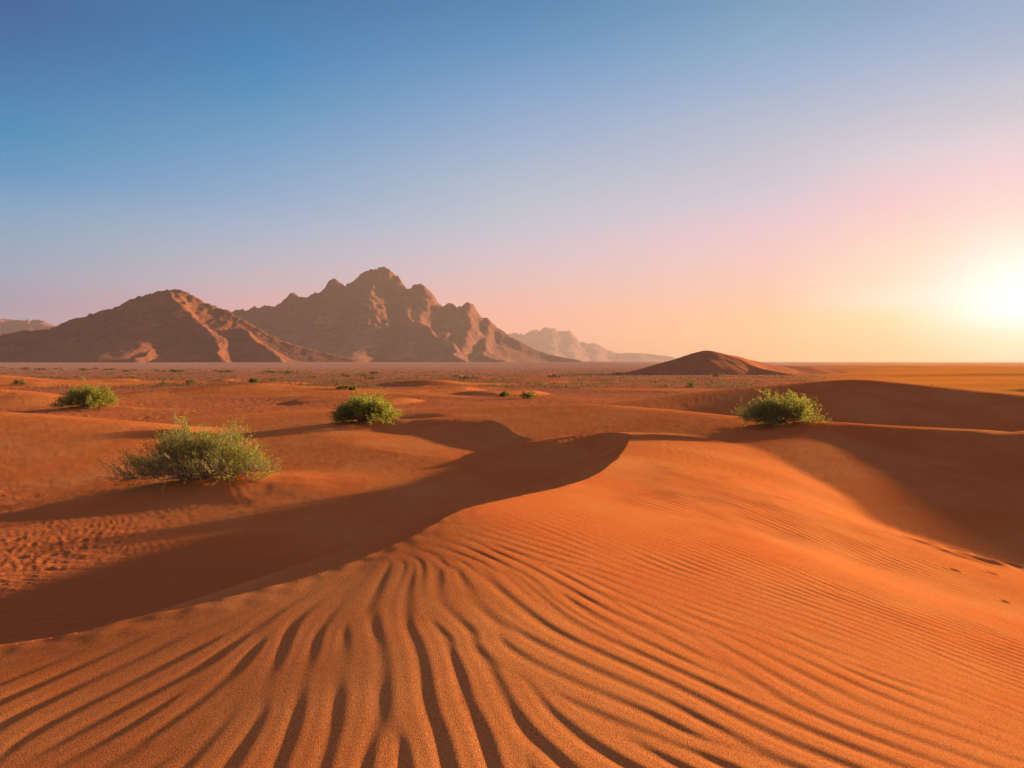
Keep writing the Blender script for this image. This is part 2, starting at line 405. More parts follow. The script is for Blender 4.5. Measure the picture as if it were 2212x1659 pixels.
MOUNDS = []      # little sand mounds gathered at the bushes: x, y, radius x, radius y, height
def ground(X, Y, detail=True):
    """height of the sand, and how far it is bare rough plain (0..1)"""
    D = np.hypot(X, Y)
    base = 0.04 * fbm(X / 9, Y / 9, 3, 21) + 0.10 * fbm(X / 40, Y / 40, 2, 31) * smooth(30, 120, D)
    base = base + .8 * smooth(180, 380, D) * smooth(.15, .35, X / (np.abs(Y) + 1)) * fbm(X / 60, Y / 80, 3, 27)
    fld = smooth(42, 62, D) * smooth(175, 120, D) * smooth(-.25, .35, noise(X / 34, Y / 30, 24))
    nn = noise(X / 11 + .5 * noise(X / 6, Y / 6, 26), Y / 13, 25)
    base = base + fld * .8 * np.maximum(nn - .02, 0)
    base = base - smooth(250, 520, D) * .45 * smooth(0.10, 0.35, X / (np.abs(Y) + 1)) - smooth(560, 900, D) * 5 * smooth(0.10, .30, X / (np.abs(Y) + 1)) \
           - smooth(1200, 2500, D) * 2.0
    dune = fld * smooth(.0, .18, nn)
    h = base.copy()
    near = (D < 75)
    for L, r in RIDGES:
        x0, x1 = L[:, 0].min() - 60, L[:, 0].max() + 60
        y0, y1 = L[:, 1].min() - 60, L[:, 1].max() + 60
        m = (X > x0) & (X < x1) & (Y > y0) & (Y < y1)
        if not m.any(): continue
        xs, ys = X[m], Y[m]
        wig = 0.0
        d, sd, ex = near_line(xs, ys, L)
        z, lee, wnd = ex
        hl = slip_env(xs, ys, L, 2, 3, r)
        hw = z * (0.5 + 0.5 * np.cos(np.pi * np.clip(d / wnd, 0, 1))) - .15 * smooth(.6, 1.3, d / wnd) - 1.5 * smooth(1.0, 2.4, d / wnd)
        sw = smooth(-1, 1, sd); hh = hl + (hw - hl) * np.where(sd < -.97, 0, np.where(sd > .97, 1, sw))
        b_ = h[m]
        k = np.minimum(0.06 + 0.004 * np.hypot(xs, ys), .3)
        nh = smax(b_, hh, k)
        dune[m] = np.maximum(dune[m], smooth(-.02, .16, hh - b_))
        h[m] = nh
    # near dune
    m = (D < 60)
    xs, ys = X[m], Y[m]
    W = tps_eval(WFIT, xs, ys) - 2.5 * smooth(26, 45, np.hypot(xs, ys))
    # brink of the small hollow
    d, sd, ex = near_line(xs, ys, MINI)
    b_ = h[m]
    cut = slip_env(xs, ys, MINI, 2, 3, .02)
    e0 = np.hypot(xs - MINI[0, 0], ys - MINI[0, 1]); e1 = np.hypot(xs - MINI[-1, 0], ys - MINI[-1, 1])
    inside = (sd > 0) & (d < 7)
    fade = smooth(7, 3.5, d) * smooth(0, .8, sd) * smooth(0, 2.2, e0) * smooth(.2, 2.6, e1)
    hm = np.where(inside, b_ + (np.minimum(b_, np.maximum(cut, .64 + 0 * b_)) - b_) * fade, b_)
    d, sd, ex = near_line(xs, ys, CREST)
    slip = slip_env(xs, ys, CREST, 2, 3, .03)
    front = np.where(sd > 0, np.minimum(slip, W + .02 * d), W)
    front = np.where(sd > 0, front, np.minimum(front, ex[0] + 8 * np.maximum(1 - ex[2], 0) - .11 * d))
    hh = smax(hm, front, .05)
    dd = dune[m]
    dune[m] = np.maximum(dd, smooth(.0, .2, front - hm))
    windw = np.where(sd > 0, 0.0, 1.0) * smooth(0.05, .75, d)
    if detail:
        df = np.hypot(xs, ys) + .5 * noise(xs * .8, ys * .8, 15)
        wf = smooth(3.9, 5.2, df)
        wf = wf * (1 - smooth(7.2, 9.0, df)); rp = sample_ripple(xs, ys, RIP_NEAR) * (1 - wf) + .75 * sample_ripple(xs, ys, RIP_FAR) * wf
        am = ripple_amp(xs, ys)
        leeflat = np.where(sd > 0, smooth(.15, .0, front - hm), 0)
        patch = np.clip(.85 + .75 * smooth(8, 6, np.hypot(xs, ys)) * noise(xs * .55, ys * .55, 77) + .55 * noise(xs * 1.9, ys * 1.9, 78), .10, 1.7)
        hh = hh + rp * am * patch * (.0031 + .0042 * smooth(3.5, 6.2, df)) * np.maximum(windw, leeflat * .8)
        # ragged little bites along the brink, grains and clods
        hh = hh + np.exp(-(d / .18) ** 2) * .004 * noise(xs * 7, ys * 7, 5)
    h[m] = hh
    for x, y, r, dp in PITS:
        q = ((X - x) ** 2 + ((Y - y) * 1.0) ** 2) / (r * r)
        mm = q < 9
        if mm.any():
            qq = q[mm]
            h[mm] = h[mm] - dp * np.exp(-qq) + dp * .45 * np.exp(-((np.sqrt(qq) - 1.45) / .4) ** 2)
    for x, y, rx, ry, hm_ in MOUNDS:
        u = (X - x); v = (Y - y)
        # tail of sand drawn out to the right
        q = np.where(u > 0, (u / (rx * 1.25)) ** 2, (u / rx) ** 2) + (v / ry) ** 2
        mm = q < 9
        if mm.any():
            uu = u[mm]; vv = v[mm]
            h[mm] = h[mm] + hm_ * np.exp(-q[mm]) * (1 + .10 * noise(uu * 1.2, vv * 2.0, 9))
            dune[mm] = np.maximum(dune[mm], np.exp(-q[mm] * .7))
    rough = 1 - np.clip(dune, 0, 1)
    rough = rough * (1 - .85 * smooth(.30, .48, X / (np.abs(Y) + 1)) * smooth(45, 110, D))
    if detail:
        near = (D > 1.5) & (D < 220)
        xs, ys = X[near], Y[near]
        dn = D[near]
        a = rough[near] * (.45 + .55 * smooth(-.2, .5, fbm(xs / 3.1, ys / 3.1, 2, 41)))
        n1 = fbm(xs * 1.6, ys * 4.2, 4, 51, .55)
        n1 = np.sign(n1) * np.abs(n1) ** 1.3
        h[near] += a * (.013 * n1 + .006 * np.abs(fbm(xs * 4.5, ys * 9, 2, 61))) * (1 + dn / 60)
        sm = smooth(14, 20, dn) * (1 - rough[near])
        h[near] += sm * (.0016 * (1 + dn / 40) * fbm(xs * 6, ys * 7, 2, 75) + .0030 * (1 + dn / 50) * fbm(xs * 1.8, ys * 2.4, 3, 73))
    return h, rough

def gz(x, y):
    h, _ = ground(np.array([float(x)]), np.array([float(y)]), False)
    return float(h[0])

def hit(dx, dy):
    """where the line of sight through photo column dx, row dy meets the sand"""
    px, py = dx * DS, dy * DS
    Yd = 2.0 * 1.0022 ** np.arange(2400)
    X = (px - 512) / FPX * Yd; Z = HC - (py - HZ) / FPX * Yd
    h, _ = ground(X, Yd, False)
    k = np.nonzero(Z <= h)[0]
    k = k[0] if len(k) else len(Yd) - 1
    return float(X[k]), float(Yd[k])

# ------------------------------------------------------------------ mesh and material helpers
COL = S.collection
def mesh_grid(name, V, nu, nv, closed=False):
    """V: (nv, nu, 3) vertices -> quads"""
    me = bpy.data.meshes.new(name)
    idx = np.arange(nu * nv).reshape(nv, nu)
    if closed: idx = np.hstack([idx, idx[:, :1]])
    q = np.stack([idx[:-1, :-1], idx[:-1, 1:], idx[1:, 1:], idx[1:, :-1]], -1).reshape(-1, 4)
    me.vertices.add(nu * nv); me.vertices.foreach_set('co', V.reshape(-1).astype(np.float32))
    me.loops.add(len(q) * 4); me.loops.foreach_set('vertex_index', q.reshape(-1).astype(np.int32))
    me.polygons.add(len(q)); me.polygons.foreach_set('loop_start', np.arange(0, len(q) * 4, 4, dtype=np.int32))
    me.polygons.foreach_set('loop_total', np.full(len(q), 4, np.int32))
    me.polygons.foreach_set('use_smooth', np.ones(len(q), bool))
    me.update(calc_edges=True)
    return me
def mesh_faces(name, V, F, smooth_=False):
    """V (n,3), F (m,k) same-size faces"""
    me = bpy.data.meshes.new(name)
    V = np.asarray(V, np.float32); F = np.asarray(F, np.int32); k = F.shape[1]
    me.vertices.add(len(V)); me.vertices.foreach_set('co', V.reshape(-1))
    me.loops.add(F.size); me.loops.foreach_set('vertex_index', F.reshape(-1))
    me.polygons.add(len(F)); me.polygons.foreach_set('loop_start', np.arange(0, F.size, k, dtype=np.int32))
    me.polygons.foreach_set('loop_total', np.full(len(F), k, np.int32))
    me.polygons.foreach_set('use_smooth', np.full(len(F), smooth_, bool))
    me.update(calc_edges=True)
    return me
def link(name, me, mat, parent=None, loc=None):
    o = bpy.data.objects.new(name, me)
    if mat: me.materials.append(mat)
    COL.objects.link(o)
    if parent: o.parent = parent
    if loc: o.location = loc
    return o
def tag(o, label, cat, group=None, kind=None):
    if label: o['label'] = label
    if cat: o['category'] = cat
    if group: o['group'] = group
    if kind: o['kind'] = kind
    return o

class Mat:
    def __init__(s, name, rough=.9):
        s.m = bpy.data.materials.new(name); s.m.use_nodes = True
        s.t = s.m.node_tree; s.b = s.t.nodes['Principled BSDF']
        s.b.inputs['Roughness'].default_value = rough
        s.b.inputs['Specular IOR Level'].default_value = .12
        s.tc = s.t.nodes.new('ShaderNodeTexCoord')
    def n(s, typ): return s.t.nodes.new(typ)
    def l(s, a, b): s.t.links.new(a, b)
    def map(s, sc, rot=(0, 0, 0)):
        m = s.n('ShaderNodeMapping'); m.inputs['Scale'].default_value = sc; m.inputs['Rotation'].default_value = rot
        s.l(s.tc.outputs['Object'], m.inputs[0]); return m.outputs[0]
    def noise(s, vec, scale, detail=4, rough=.55, dist=0):
        n = s.n('ShaderNodeTexNoise'); s.l(vec, n.inputs['Vector'])
        n.inputs['Scale'].default_value = scale; n.inputs['Detail'].default_value = detail
        n.inputs['Roughness'].default_value = rough; n.inputs['Distortion'].default_value = dist
        return n.outputs['Fac']
    def rng(s, v, a, b, c=0., d=1.):
        n = s.n('ShaderNodeMapRange'); s.l(v, n.inputs[0])
        for i, x in enumerate((a, b, c, d)): n.inputs[i+1].default_value = x
        return n.outputs[0]
    def mix(s, f, a, b, mode='MIX'):
        n = s.n('ShaderNodeMix'); n.data_type = 'RGBA'; n.blend_type = mode
        if isinstance(f, (int, float)): n.inputs[0].default_value = f
        else: s.l(f, n.inputs[0])
        for i, v in ((6, a), (7, b)):
            if isinstance(v, tuple): n.inputs[i].default_value = (*v, 1)
            else: s.l(v, n.inputs[i])
        return n.outputs[2]
    def math(s, op, a, b=0.):
        n = s.n('ShaderNodeMath'); n.operation = op
        for i, v in enumerate((a, b)):
            if isinstance(v, (int, float)): n.inputs[i].default_value = v
            else: s.l(v, n.inputs[i])
        return n.outputs[0]
    def bump(s, h, dist, strength=1., normal=None):
        n = s.n('ShaderNodeBump'); s.l(h, n.inputs['Height']); n.inputs['Distance'].default_value = dist
        n.inputs['Strength'].default_value = strength
        if normal is not None: s.l(normal, n.inputs['Normal'])
        return n.outputs[0]

# ------------------------------------------------------------------ sand
SAND = (.68, .168, .034)
SAND_DEEP = (.63, .124, .024)
SAND_GOLD = (.73, .245, .066)
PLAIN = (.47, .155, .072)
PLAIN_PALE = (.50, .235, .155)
def sand_material():
    M = Mat('sand', 1.0)
    M.b.inputs['Specular IOR Level'].default_value = 0.0
    o = M.map((1, 1, 1))
    at = M.n('ShaderNodeAttribute'); at.attribute_name = 'rough'; rough = at.outputs['Fac']
    big = M.rng(M.noise(o, .16, 3, .5), .35, .68)
    c = M.mix(big, SAND, SAND_DEEP)
    c = M.mix(M.math('MULTIPLY', M.rng(M.noise(o, .40, 4, .6), .42, .68), .7), c, SAND_GOLD)
    # grains: darker and paler specks
    fine = M.noise(o, 140, 3, .75)
    c = M.mix(M.math('MULTIPLY', M.rng(fine, .5, .66), .75), c, (.62, .30, .13))
    c = M.mix(M.math('MULTIPLY', M.rng(fine, .49, .34), .75), c, (.25, .055, .016))
    # bare plain: duller, pinker, mottled in streaks across the wind
    s1 = M.noise(M.map((.05, .14, .05)), 1.0, 5, .6)
    p = M.mix(M.rng(s1, .4, .62), PLAIN, (.48, .150, .058))
    p = M.mix(M.rng(M.noise(M.map((.6, 1.7, 1)), 1.0, 4, .7), .5, .75), p, (.27, .105, .062))
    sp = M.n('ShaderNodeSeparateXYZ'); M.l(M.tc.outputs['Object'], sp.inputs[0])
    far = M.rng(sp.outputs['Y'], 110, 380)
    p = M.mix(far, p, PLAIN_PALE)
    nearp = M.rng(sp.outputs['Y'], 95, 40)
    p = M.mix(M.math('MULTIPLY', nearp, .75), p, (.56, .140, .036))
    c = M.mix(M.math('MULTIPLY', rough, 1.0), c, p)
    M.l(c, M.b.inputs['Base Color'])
    ag = M.n('ShaderNodeAttribute'); ag.attribute_name = 'gold_glow'  # far right ground: golden haze glow put into the sand colour
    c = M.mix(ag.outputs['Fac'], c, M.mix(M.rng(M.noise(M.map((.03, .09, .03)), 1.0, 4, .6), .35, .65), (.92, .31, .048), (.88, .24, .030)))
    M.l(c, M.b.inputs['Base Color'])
    n1 = M.bump(M.noise(o, 200, 2, .7), .006, .8)
    n2 = M.bump(M.noise(M.map((1, 1.8, 1)), 9, 4, .6), .03, .10, n1)
    n3 = M.n('ShaderNodeBump'); M.l(M.noise(M.map((1, 1.6, 1)), 1.3, 5, .65), n3.inputs['Height']); n3.inputs['Distance'].default_value = .25
    M.l(M.math('MULTIPLY', rough, .35), n3.inputs['Strength']); M.l(n2, n3.inputs['Normal'])
    M.l(n3.outputs[0], M.b.inputs['Normal'])
    return M.m
MSAND = sand_material()

# bush positions first: their mounds belong to the sand
def place(dx, dy, z): 
    x, y, _ = PZ(dx, dy, z); return x, y
PITS += [(*hit(a, b), c * (.8 if a > 1000 else .62), d * (.6 if a > 1000 else .28)) for a, b, c, d in PITS_D]
BIG = hit(430, 1060)
B2 = hit(790, 923)
B3 = hit(188, 886)
B4 = hit(1686, 925)
print('bushes', BIG, B2, B3, B4)
MOUNDS += [(BIG[0] + .5, BIG[1] - .1, 2.0, 1.3, .30), (B2[0] + .6, B2[1], 1.9, 1.2, .28), (B3[0] + .9, B3[1], 2.5, 1.4, .34), (B4[0] + .2, B4[1] - .2, 1.3, .9, .16)]

QN = 1.0
def build_ground():
    r = [0.05]
    while r[-1] < 5000:
        v = r[-1]
        g = .12 if v < .5 else .030 if v < 1.6 else (.0036 if v < 14 else (.0062 if v < 40 else (.0085 if v < 130 else (.013 if v < 500 else .04))))
        r.append(v * (1 + g * QN))
    r = np.array(r)
    a_in = np.radians(np.arange(-38, 38.001, .062 * QN))
    a_out = np.radians(np.arange(39, 321.001, 1.5))
    a = np.concatenate([a_in, a_out])
    Rr, Aa = np.meshgrid(r, a, indexing='ij')
    X = Rr * np.sin(Aa); Y = Rr * np.cos(Aa)
    H = np.empty_like(X); RG = np.empty_like(X)
    st = 60
    for i in range(0, len(r), st):
        H[i:i+st], RG[i:i+st] = ground(X[i:i+st], Y[i:i+st])
    me = mesh_grid('ground', np.stack([X, Y, H], -1)[:, ::-1], len(a), len(r), True)
    at = me.attributes.new('rough', 'FLOAT', 'POINT')
    at.data.foreach_set('value', RG[:, ::-1].reshape(-1).astype(np.float32))
    at = me.attributes.new('gold_glow', 'FLOAT', 'POINT')  # mask for the painted golden glow, far off to the right
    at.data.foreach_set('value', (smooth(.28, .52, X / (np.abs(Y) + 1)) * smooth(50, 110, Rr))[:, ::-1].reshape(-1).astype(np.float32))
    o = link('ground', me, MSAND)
    tag(o, 'orange rippled sand dunes and reddish desert plain reaching the horizon', 'ground', kind='structure')
    print('ground verts', len(me.vertices))
build_ground()

# ------------------------------------------------------------------ lone sand hill
def sand_hill():
    Y0 = 190
    main = [(1290, 812, 190), (1380, 800, 190), (1440, 781, 190), (1490, 764, 190), (1530, 758.5, 190), (1570, 765, 191), (1620, 777, 193), (1670, 789, 196), (1740, 793, 200), (1820, 799, 206), (1900, 806, 212)]
    spur = [(1530, 758.5, 190), (1570, 768, 187), (1600, 781, 183), (1640, 794, 178), (1700, 808, 170)]
    L1 = catmull([PY(*p) for p in main], 4); L2 = catmull([PY(*p) for p in spur], 4)
    xs = np.arange(15, 85, .3); ys = np.arange(150, 240, .45)
    X, Y = np.meshgrid(xs, ys)
    wx = 1.2 * noise(X / 9, Y / 9, 4); wy = 1.2 * noise(X / 9, Y / 9, 5)
    d, sd, ex = near_line(X + wx, Y + wy, L1)
    h1 = ex[0] - np.where(sd < 0, .30, .24) * (np.sqrt(d * d + 2.2) - 1.5)
    d2, s2, e2 = near_line(X + wx, Y + wy, L2)
    h2 = e2[0] - np.where(s2 < 0, .34, .30) * (np.sqrt(d2 * d2 + 1.0) - 1.0)
    h = smax(h1, h2, .5)
    # long fine gullies and wind marks
    h = h + .10 * fbm(X / 5, Y / 5, 3, 6) * smooth(0, 2, h)
    h = smax(h, -.8 + 0 * h, .7)
    me = mesh_grid('sand_hill', np.stack([X, Y, h], -1), len(xs), len(ys))
    at = me.attributes.new('rough', 'FLOAT', 'POINT')
    at.data.foreach_set('value', (.5 + 0 * h).reshape(-1).astype(np.float32))
    tag(link('hill', me, MSAND), 'lone rounded sand hill with a dark face in front of the far plain', 'hill', kind='structure')
sand_hill()

# ------------------------------------------------------------------ mountains
def rock_material(name, base, deep, pale, scale):
    M = Mat(name, .95)
    o = M.map((scale, scale, scale))
    n1 = M.rng(M.noise(o, 1.0, 6, .62), .36, .66)
    c = M.mix(n1, base, deep)
    # bedding: faint bands tilted across the slope
    b = M.noise(M.map((scale * .4, scale * .4, scale * 9), (math.radians(14), math.radians(-9), 0)), 1.0, 4, .6)
    c = M.mix(M.math('MULTIPLY', M.rng(b, .45, .7), .6), c, deep)
    # sand blown over the gentle slopes
    g = M.n('ShaderNodeNewGeometry'); sp = M.n('ShaderNodeSeparateXYZ'); M.l(g.outputs['Normal'], sp.inputs[0])
    flat = M.math('ADD', sp.outputs['Z'], M.math('MULTIPLY', M.math('SUBTRACT', n1, .5), .18))
    c = M.mix(M.rng(flat, .82, .93), c, pale)
    # boulders and bushes as specks
    v = M.noise(o, 22, 3, .7)
    c = M.mix(M.math('MULTIPLY', M.rng(v, .58, .68), .5), c, tuple(x * .45 for x in deep))
    M.l(c, M.b.inputs['Base Color'])
    b1 = M.bump(M.noise(o, 7, 6, .68), 7.0 / (scale * 50), 1.0)
    b2 = M.bump(M.noise(o, 30, 3, .6), 2.0 / (scale * 50), .8, b1)
    M.l(b2, M.b.inputs['Normal'])
    return M.m

def erode(h, dx, iters, K, m=.45, floor=0.0):
    """carve drainage: D8 receivers, flow accumulation, implicit stream power"""
    ny, nx = h.shape
    rng = np.random.default_rng(3)
    offs = [(-1, -1), (-1, 0), (-1, 1), (0, -1), (0, 1), (1, -1), (1, 0), (1, 1)]
    base = np.arange(ny * nx).reshape(ny, nx)
    for it in range(iters):
        hp = np.pad(h, 1, mode='edge')
        best = np.zeros(h.shape); rec = base.copy(); dist = np.full(h.shape, dx)
        for dy_, dx_ in offs:
            nb = hp[1+dy_:1+dy_+ny, 1+dx_:1+dx_+nx]
            l = dx * math.hypot(dy_, dx_)
            s_ = (h - nb) / l
            iy = np.clip(np.arange(ny)[:, None] + dy_, 0, ny-1); ix = np.clip(np.arange(nx)[None] + dx_, 0, nx-1)
            m_ = s_ > best
            best = np.where(m_, s_, best); rec = np.where(m_, iy * nx + ix, rec); dist = np.where(m_, l, dist)
        order = np.argsort(h, axis=None)
        ol = order.tolist(); rl_ = rec.ravel().tolist()
        area = [dx * dx] * (nx * ny)
        for i in reversed(ol):
            r_ = rl_[i]
            if r_ != i: area[r_] += area[i]
        F = (K * np.array(area) ** m / dist.ravel()).tolist()
        hl = h.ravel().tolist()
        for i in ol:
            r_ = rl_[i]
            if r_ != i:
                f = F[i]
                v = (hl[i] + f * hl[r_]) / (1 + f)
                hl[i] = v
        h = np.array(hl).reshape(ny, nx)
        # talus: relax the steepest steps a little
        p = np.pad(h, 1, mode='edge')
        lap = (p[:-2, 1:-1] + p[2:, 1:-1] + p[1:-1, :-2] + p[1:-1, 2:]) / 4 - h
        h = h + .10 * lap
    return h

def mountain(name, label, mat, lines, step, pad_front, pad_back, toe, slopes, rock, iters, K, seed, xlim=None, cat='mountain'):
    """lines: ridge polylines [(dx,dy,Depth),...]; first is the skyline"""
    LL = [np.array([PY(*p) for p in l]) for l in lines]
    allp = np.vstack(LL)
    x0, x1 = allp[:, 0].min() - toe, allp[:, 0].max() + toe
    if xlim: x0, x1 = max(x0, xlim[0]), min(x1, xlim[1])
    y0, y1 = allp[:, 1].min() - pad_front, allp[:, 1].max() + pad_back
    xs = np.arange(x0, x1, step); ys = np.arange(y0, y1, step)
    X, Y = np.meshgrid(xs, ys)
    sc = toe
    wx = .10 * toe * fbm(X / (toe * .45), Y / (toe * .45), 3, seed); wy = .10 * toe * fbm(X / (toe * .45), Y / (toe * .45), 3, seed + 9)
    h = np.full(X.shape, -30.0)
    for i, L in enumerate(LL):
        Ls = catmull(L, 2)
        d, sd, ex = near_line(X + wx * (.5 if i == 0 else 1), Y + wy * (.3 if i == 0 else 1), Ls)
        z = ex[0]
        sl = slopes[i] if i < len(slopes) else slopes[-1]
        run = np.maximum(z, 5) / sl
        t = np.clip(d / run, 0, 3)
        # steep crown, concave foot
        hh = z * (1 - t * (1.32 - .42 * np.clip(t, 0, 1.2)))
        hh = np.where(t > 1.25, z * (1 - 1.25 * (1.32 - .42 * 1.2)) - 2.0 * (t - 1.25) * 5, hh)
        h = smax(h, hh, 2.0)
    env = np.clip(h / (allp[:, 2].max()), 0, 1)
    r1 = ridged(X / (toe * .33), Y / (toe * .42), 5, seed + 20, .52)
    h = h + rock * (r1 - .35) * env ** .8 
    h0 = h.copy()
    if iters:
        h = erode(np.maximum(h, -6), step, iters, K)
    # restore the skyline height lost to carving
    L = catmull(LL[0], 4)
    lost = np.zeros(len(L))
    ii = np.clip(((L[:, 0] - x0) / step), 0, len(xs) - 2).astype(int); jj = np.clip(((L[:, 1] - y0) / step), 0, len(ys) - 2).astype(int)
    for k in range(len(L)):
        w_ = max(2, int(.06 * toe / step))
        lost[k] = L[k, 2] - h[max(0, jj[k]-w_*2):jj[k]+w_*2+1, ii[k]].max()
    gain = np.interp(X, L[:, 0], lost) * np.clip(h / np.maximum(np.interp(X, L[:, 0], L[:, 2]), 5), 0, 1)
    h = h + gain
    h = h + rock * .30 * (ridged(X / (toe * .09), Y / (toe * .09), 3, seed + 40) - .3) * np.clip(env * 1.6, 0, 1)
    h = h + rock * .16 * (ridged(X / (toe * .045) + .6 * noise(X / (toe * .1), Y / (toe * .1), 8), Y / (toe * .34), 3, seed + 60) - .3) * np.clip(env * 2, 0, 1)
    h = h + rock * .13 * (ridged(X / (toe * .03), Y / (toe * .03), 2, seed + 50) - .3) * np.clip(env * 1.6, 0, 1)
    # sink the rim below the plain
    edge = np.minimum.reduce([X - x0, x1 - X, Y - y0, y1 - Y])
    h = np.where(h < 0, np.minimum(h * 1.5, 0) - 1.5, h - 1.5 * smooth(6, 0, h))
    h = h - 14 * smooth(step * 6, 0, edge) * (1 if xlim is None else 0) - 6 * (h < -4)
    h = np.maximum(h, -12)
    me = mesh_grid(name, np.stack([X, Y, h], -1), len(xs), len(ys))
    tag(link(name, me, mat), label, cat, kind='structure')

rockA = rock_material('brown_rock', (.36, .105, .042), (.20, .060, .028), (.37, .120, .048), .020)
rockB = rock_material('grey_brown_rock', (.35, .110, .050), (.21, .070, .037), (.40, .145, .075), .013)
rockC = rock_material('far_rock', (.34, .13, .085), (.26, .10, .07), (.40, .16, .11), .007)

M1 = [[(-330, 772, 1500), (-200, 752, 1500), (-80, 735, 1500), (0, 725, 1500), (56, 715, 1500), (104, 713, 1500), (128, 704, 1500), (156, 692, 1500), (180, 687, 1500), (212, 675, 1500), (243, 669, 1500), (267, 657, 1500), (288, 647, 1500),
       (330, 636, 1500), (347, 630, 1500), (385, 628, 1500), (410, 636, 1500), (444, 656, 1500), (486, 669, 1500), (521, 690, 1500), (562, 711, 1500), (590, 728, 1500), (642, 746, 1500), (694, 760, 1500), (764, 776, 1500)],
      [(385, 628, 1500), (388, 648, 1470), (408, 672, 1440), (440, 696, 1410), (452, 725, 1375), (470, 752, 1340), (480, 774, 1300)],
      [(520, 706, 1470), (552, 734, 1430), (592, 757, 1395), (630, 775, 1360)],
      [(374, 724, 1400), (352, 742, 1360), (326, 758, 1305), (300, 771, 1250)],
      [(128, 704, 1500), (80, 735, 1450), (20, 758, 1400)]]
mountain('mountain', 'low brown rocky mountain at left with a rounded top', rockA, M1, 3.2, 210, 300, 260, [.60, .60, .55, .75, .55, .5], 13, 6, .006, 100)

M2 = [[(440, 700, 2500), (506, 675, 2500), (572, 663, 2500), (601, 663, 2500), (629, 639, 2500), (671, 643, 2500), (720, 608, 2500), (744, 616, 2500), (768, 607, 2500), (792, 586, 2500), (834, 582, 2500), (855, 593, 2500), (872, 614, 2500),
       (883, 624, 2500), (904, 617, 2500), (921, 621, 2500), (935, 638, 2500), (952, 661, 2500), (968, 656, 2500), (990, 666, 2500), (1011, 655, 2500), (1025, 664, 2500), (1039, 682, 2500), (1053, 687, 2500), (1070, 704, 2500),
       (1101, 723, 2500), (1140, 746, 2500), (1192, 766, 2500), (1250, 777, 2500)],
      [(838, 583, 2500), (850, 606, 2460), (860, 632, 2425), (880, 658, 2380), (903, 690, 2320), (934, 711, 2260), (964, 738, 2190), (983, 760, 2130), (1018, 778, 2050)],
      [(824, 640, 2430), (800, 672, 2380), (760, 705, 2320), (720, 738, 2240), (690, 770, 2150)],
      [(720, 608, 2500), (698, 660, 2430), (672, 704, 2360), (640, 745, 2270), (610, 775, 2180)],
      [(1011, 655, 2500), (1016, 695, 2440), (1036, 730, 2370), (1070, 762, 2280), (1095, 778, 2200)],
      [(921, 621, 2500), (935, 665, 2450), (948, 700, 2400), (965, 722, 2360)],
      [(629, 639, 2500), (600, 690, 2440), (560, 735, 2360)]]
mountain('mountain', 'tall jagged mountain in the middle with a steep sunlit cliff below its summit', rockB, M2, 5.5, 330, 420, 430, [.70, .68, .8, .8, .7, .8, .8, .6], 32, 7, .007, 200)

M3 = [[(1000, 752, 7150), (1050, 735, 7150), (1099, 722, 7150), (1135, 722, 7150), (1156, 716, 7150), (1187, 709, 7150), (1208, 716, 7150), (1232, 719, 7150), (1253, 736, 7150), (1266, 743, 7150), (1281, 742, 7150), (1299, 748, 7150), (1314, 756, 7150),
       (1338, 763, 7150), (1381, 762, 7150), (1408, 765, 7150), (1448, 770, 7150), (1472, 775, 7150)],
      [(1187, 709, 7150), (1195, 740, 6950), (1215, 768, 6700)], [(1135, 722, 7150), (1120, 750, 6950), (1110, 772, 6700)], [(1253, 736, 7150), (1270, 762, 6950)]]
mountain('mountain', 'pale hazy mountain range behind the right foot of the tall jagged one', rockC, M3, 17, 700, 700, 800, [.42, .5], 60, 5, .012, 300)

M0 = [[(-420, 700, 4200), (-300, 684, 4200), (-150, 688, 4200), (0, 690, 4200), (38, 695, 4200), (83, 694, 4200), (125, 704, 4200), (180, 722, 4200), (240, 745, 4200), (300, 770, 4200)],
      [(-40, 690, 4200), (-20, 725, 4050), (0, 760, 3900)], [(60, 694, 4200), (80, 730, 4050), (100, 765, 3900)]]
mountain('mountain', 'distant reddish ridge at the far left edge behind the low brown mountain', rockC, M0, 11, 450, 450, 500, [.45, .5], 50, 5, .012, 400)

# ------------------------------------------------------------------ bushes
def leaf_material(name, a, b, c3, tcol):
    M = Mat(name, .6)
    at = M.n('ShaderNodeAttribute'); at.attribute_name = 'tone'
    c = M.mix(M.rng(at.outputs['Fac'], 0, .6), a, b)
    c = M.mix(M.rng(at.outputs['Fac'], .80, 1.0), c, c3)
    M.l(c, M.b.inputs['Base Color'])
    tr = M.n('ShaderNodeBsdfTranslucent'); M.l(M.mix(.6, c, tcol), tr.inputs[0])
    mx = M.n('ShaderNodeMixShader'); mx.inputs[0].default_value = .5
    M.l(M.b.outputs[0], mx.inputs[1]); M.l(tr.outputs[0], mx.inputs[2])
    o_ = M.t.nodes['Material Output']; M.l(mx.outputs[0], o_.inputs[0])
    return M.m
def bark_material(name, a, b):
    M = Mat(name, .85)
    M.l(M.mix(M.rng(M.noise(M.map((8, 8, 30)), 3, 3), .35, .65), a, b), M.b.inputs['Base Color'])
    return M.m
MLEAF = leaf_material('desert_leaf', (.085, .098, .014), (.28, .25, .030), (.50, .44, .11), (.54, .52, .04))
MLEAF_DARK = leaf_material('dark_leaf', (.035, .055, .010), (.10, .115, .016), (.26, .24, .06), (.22, .21, .02))
MBARK = bark_material('grey_twig', (.20, .13, .085), (.40, .28, .19))
MDRY = leaf_material('dry_scrub', (.085, .050, .022), (.16, .090, .035), (.30, .17, .075), (.20, .12, .04))

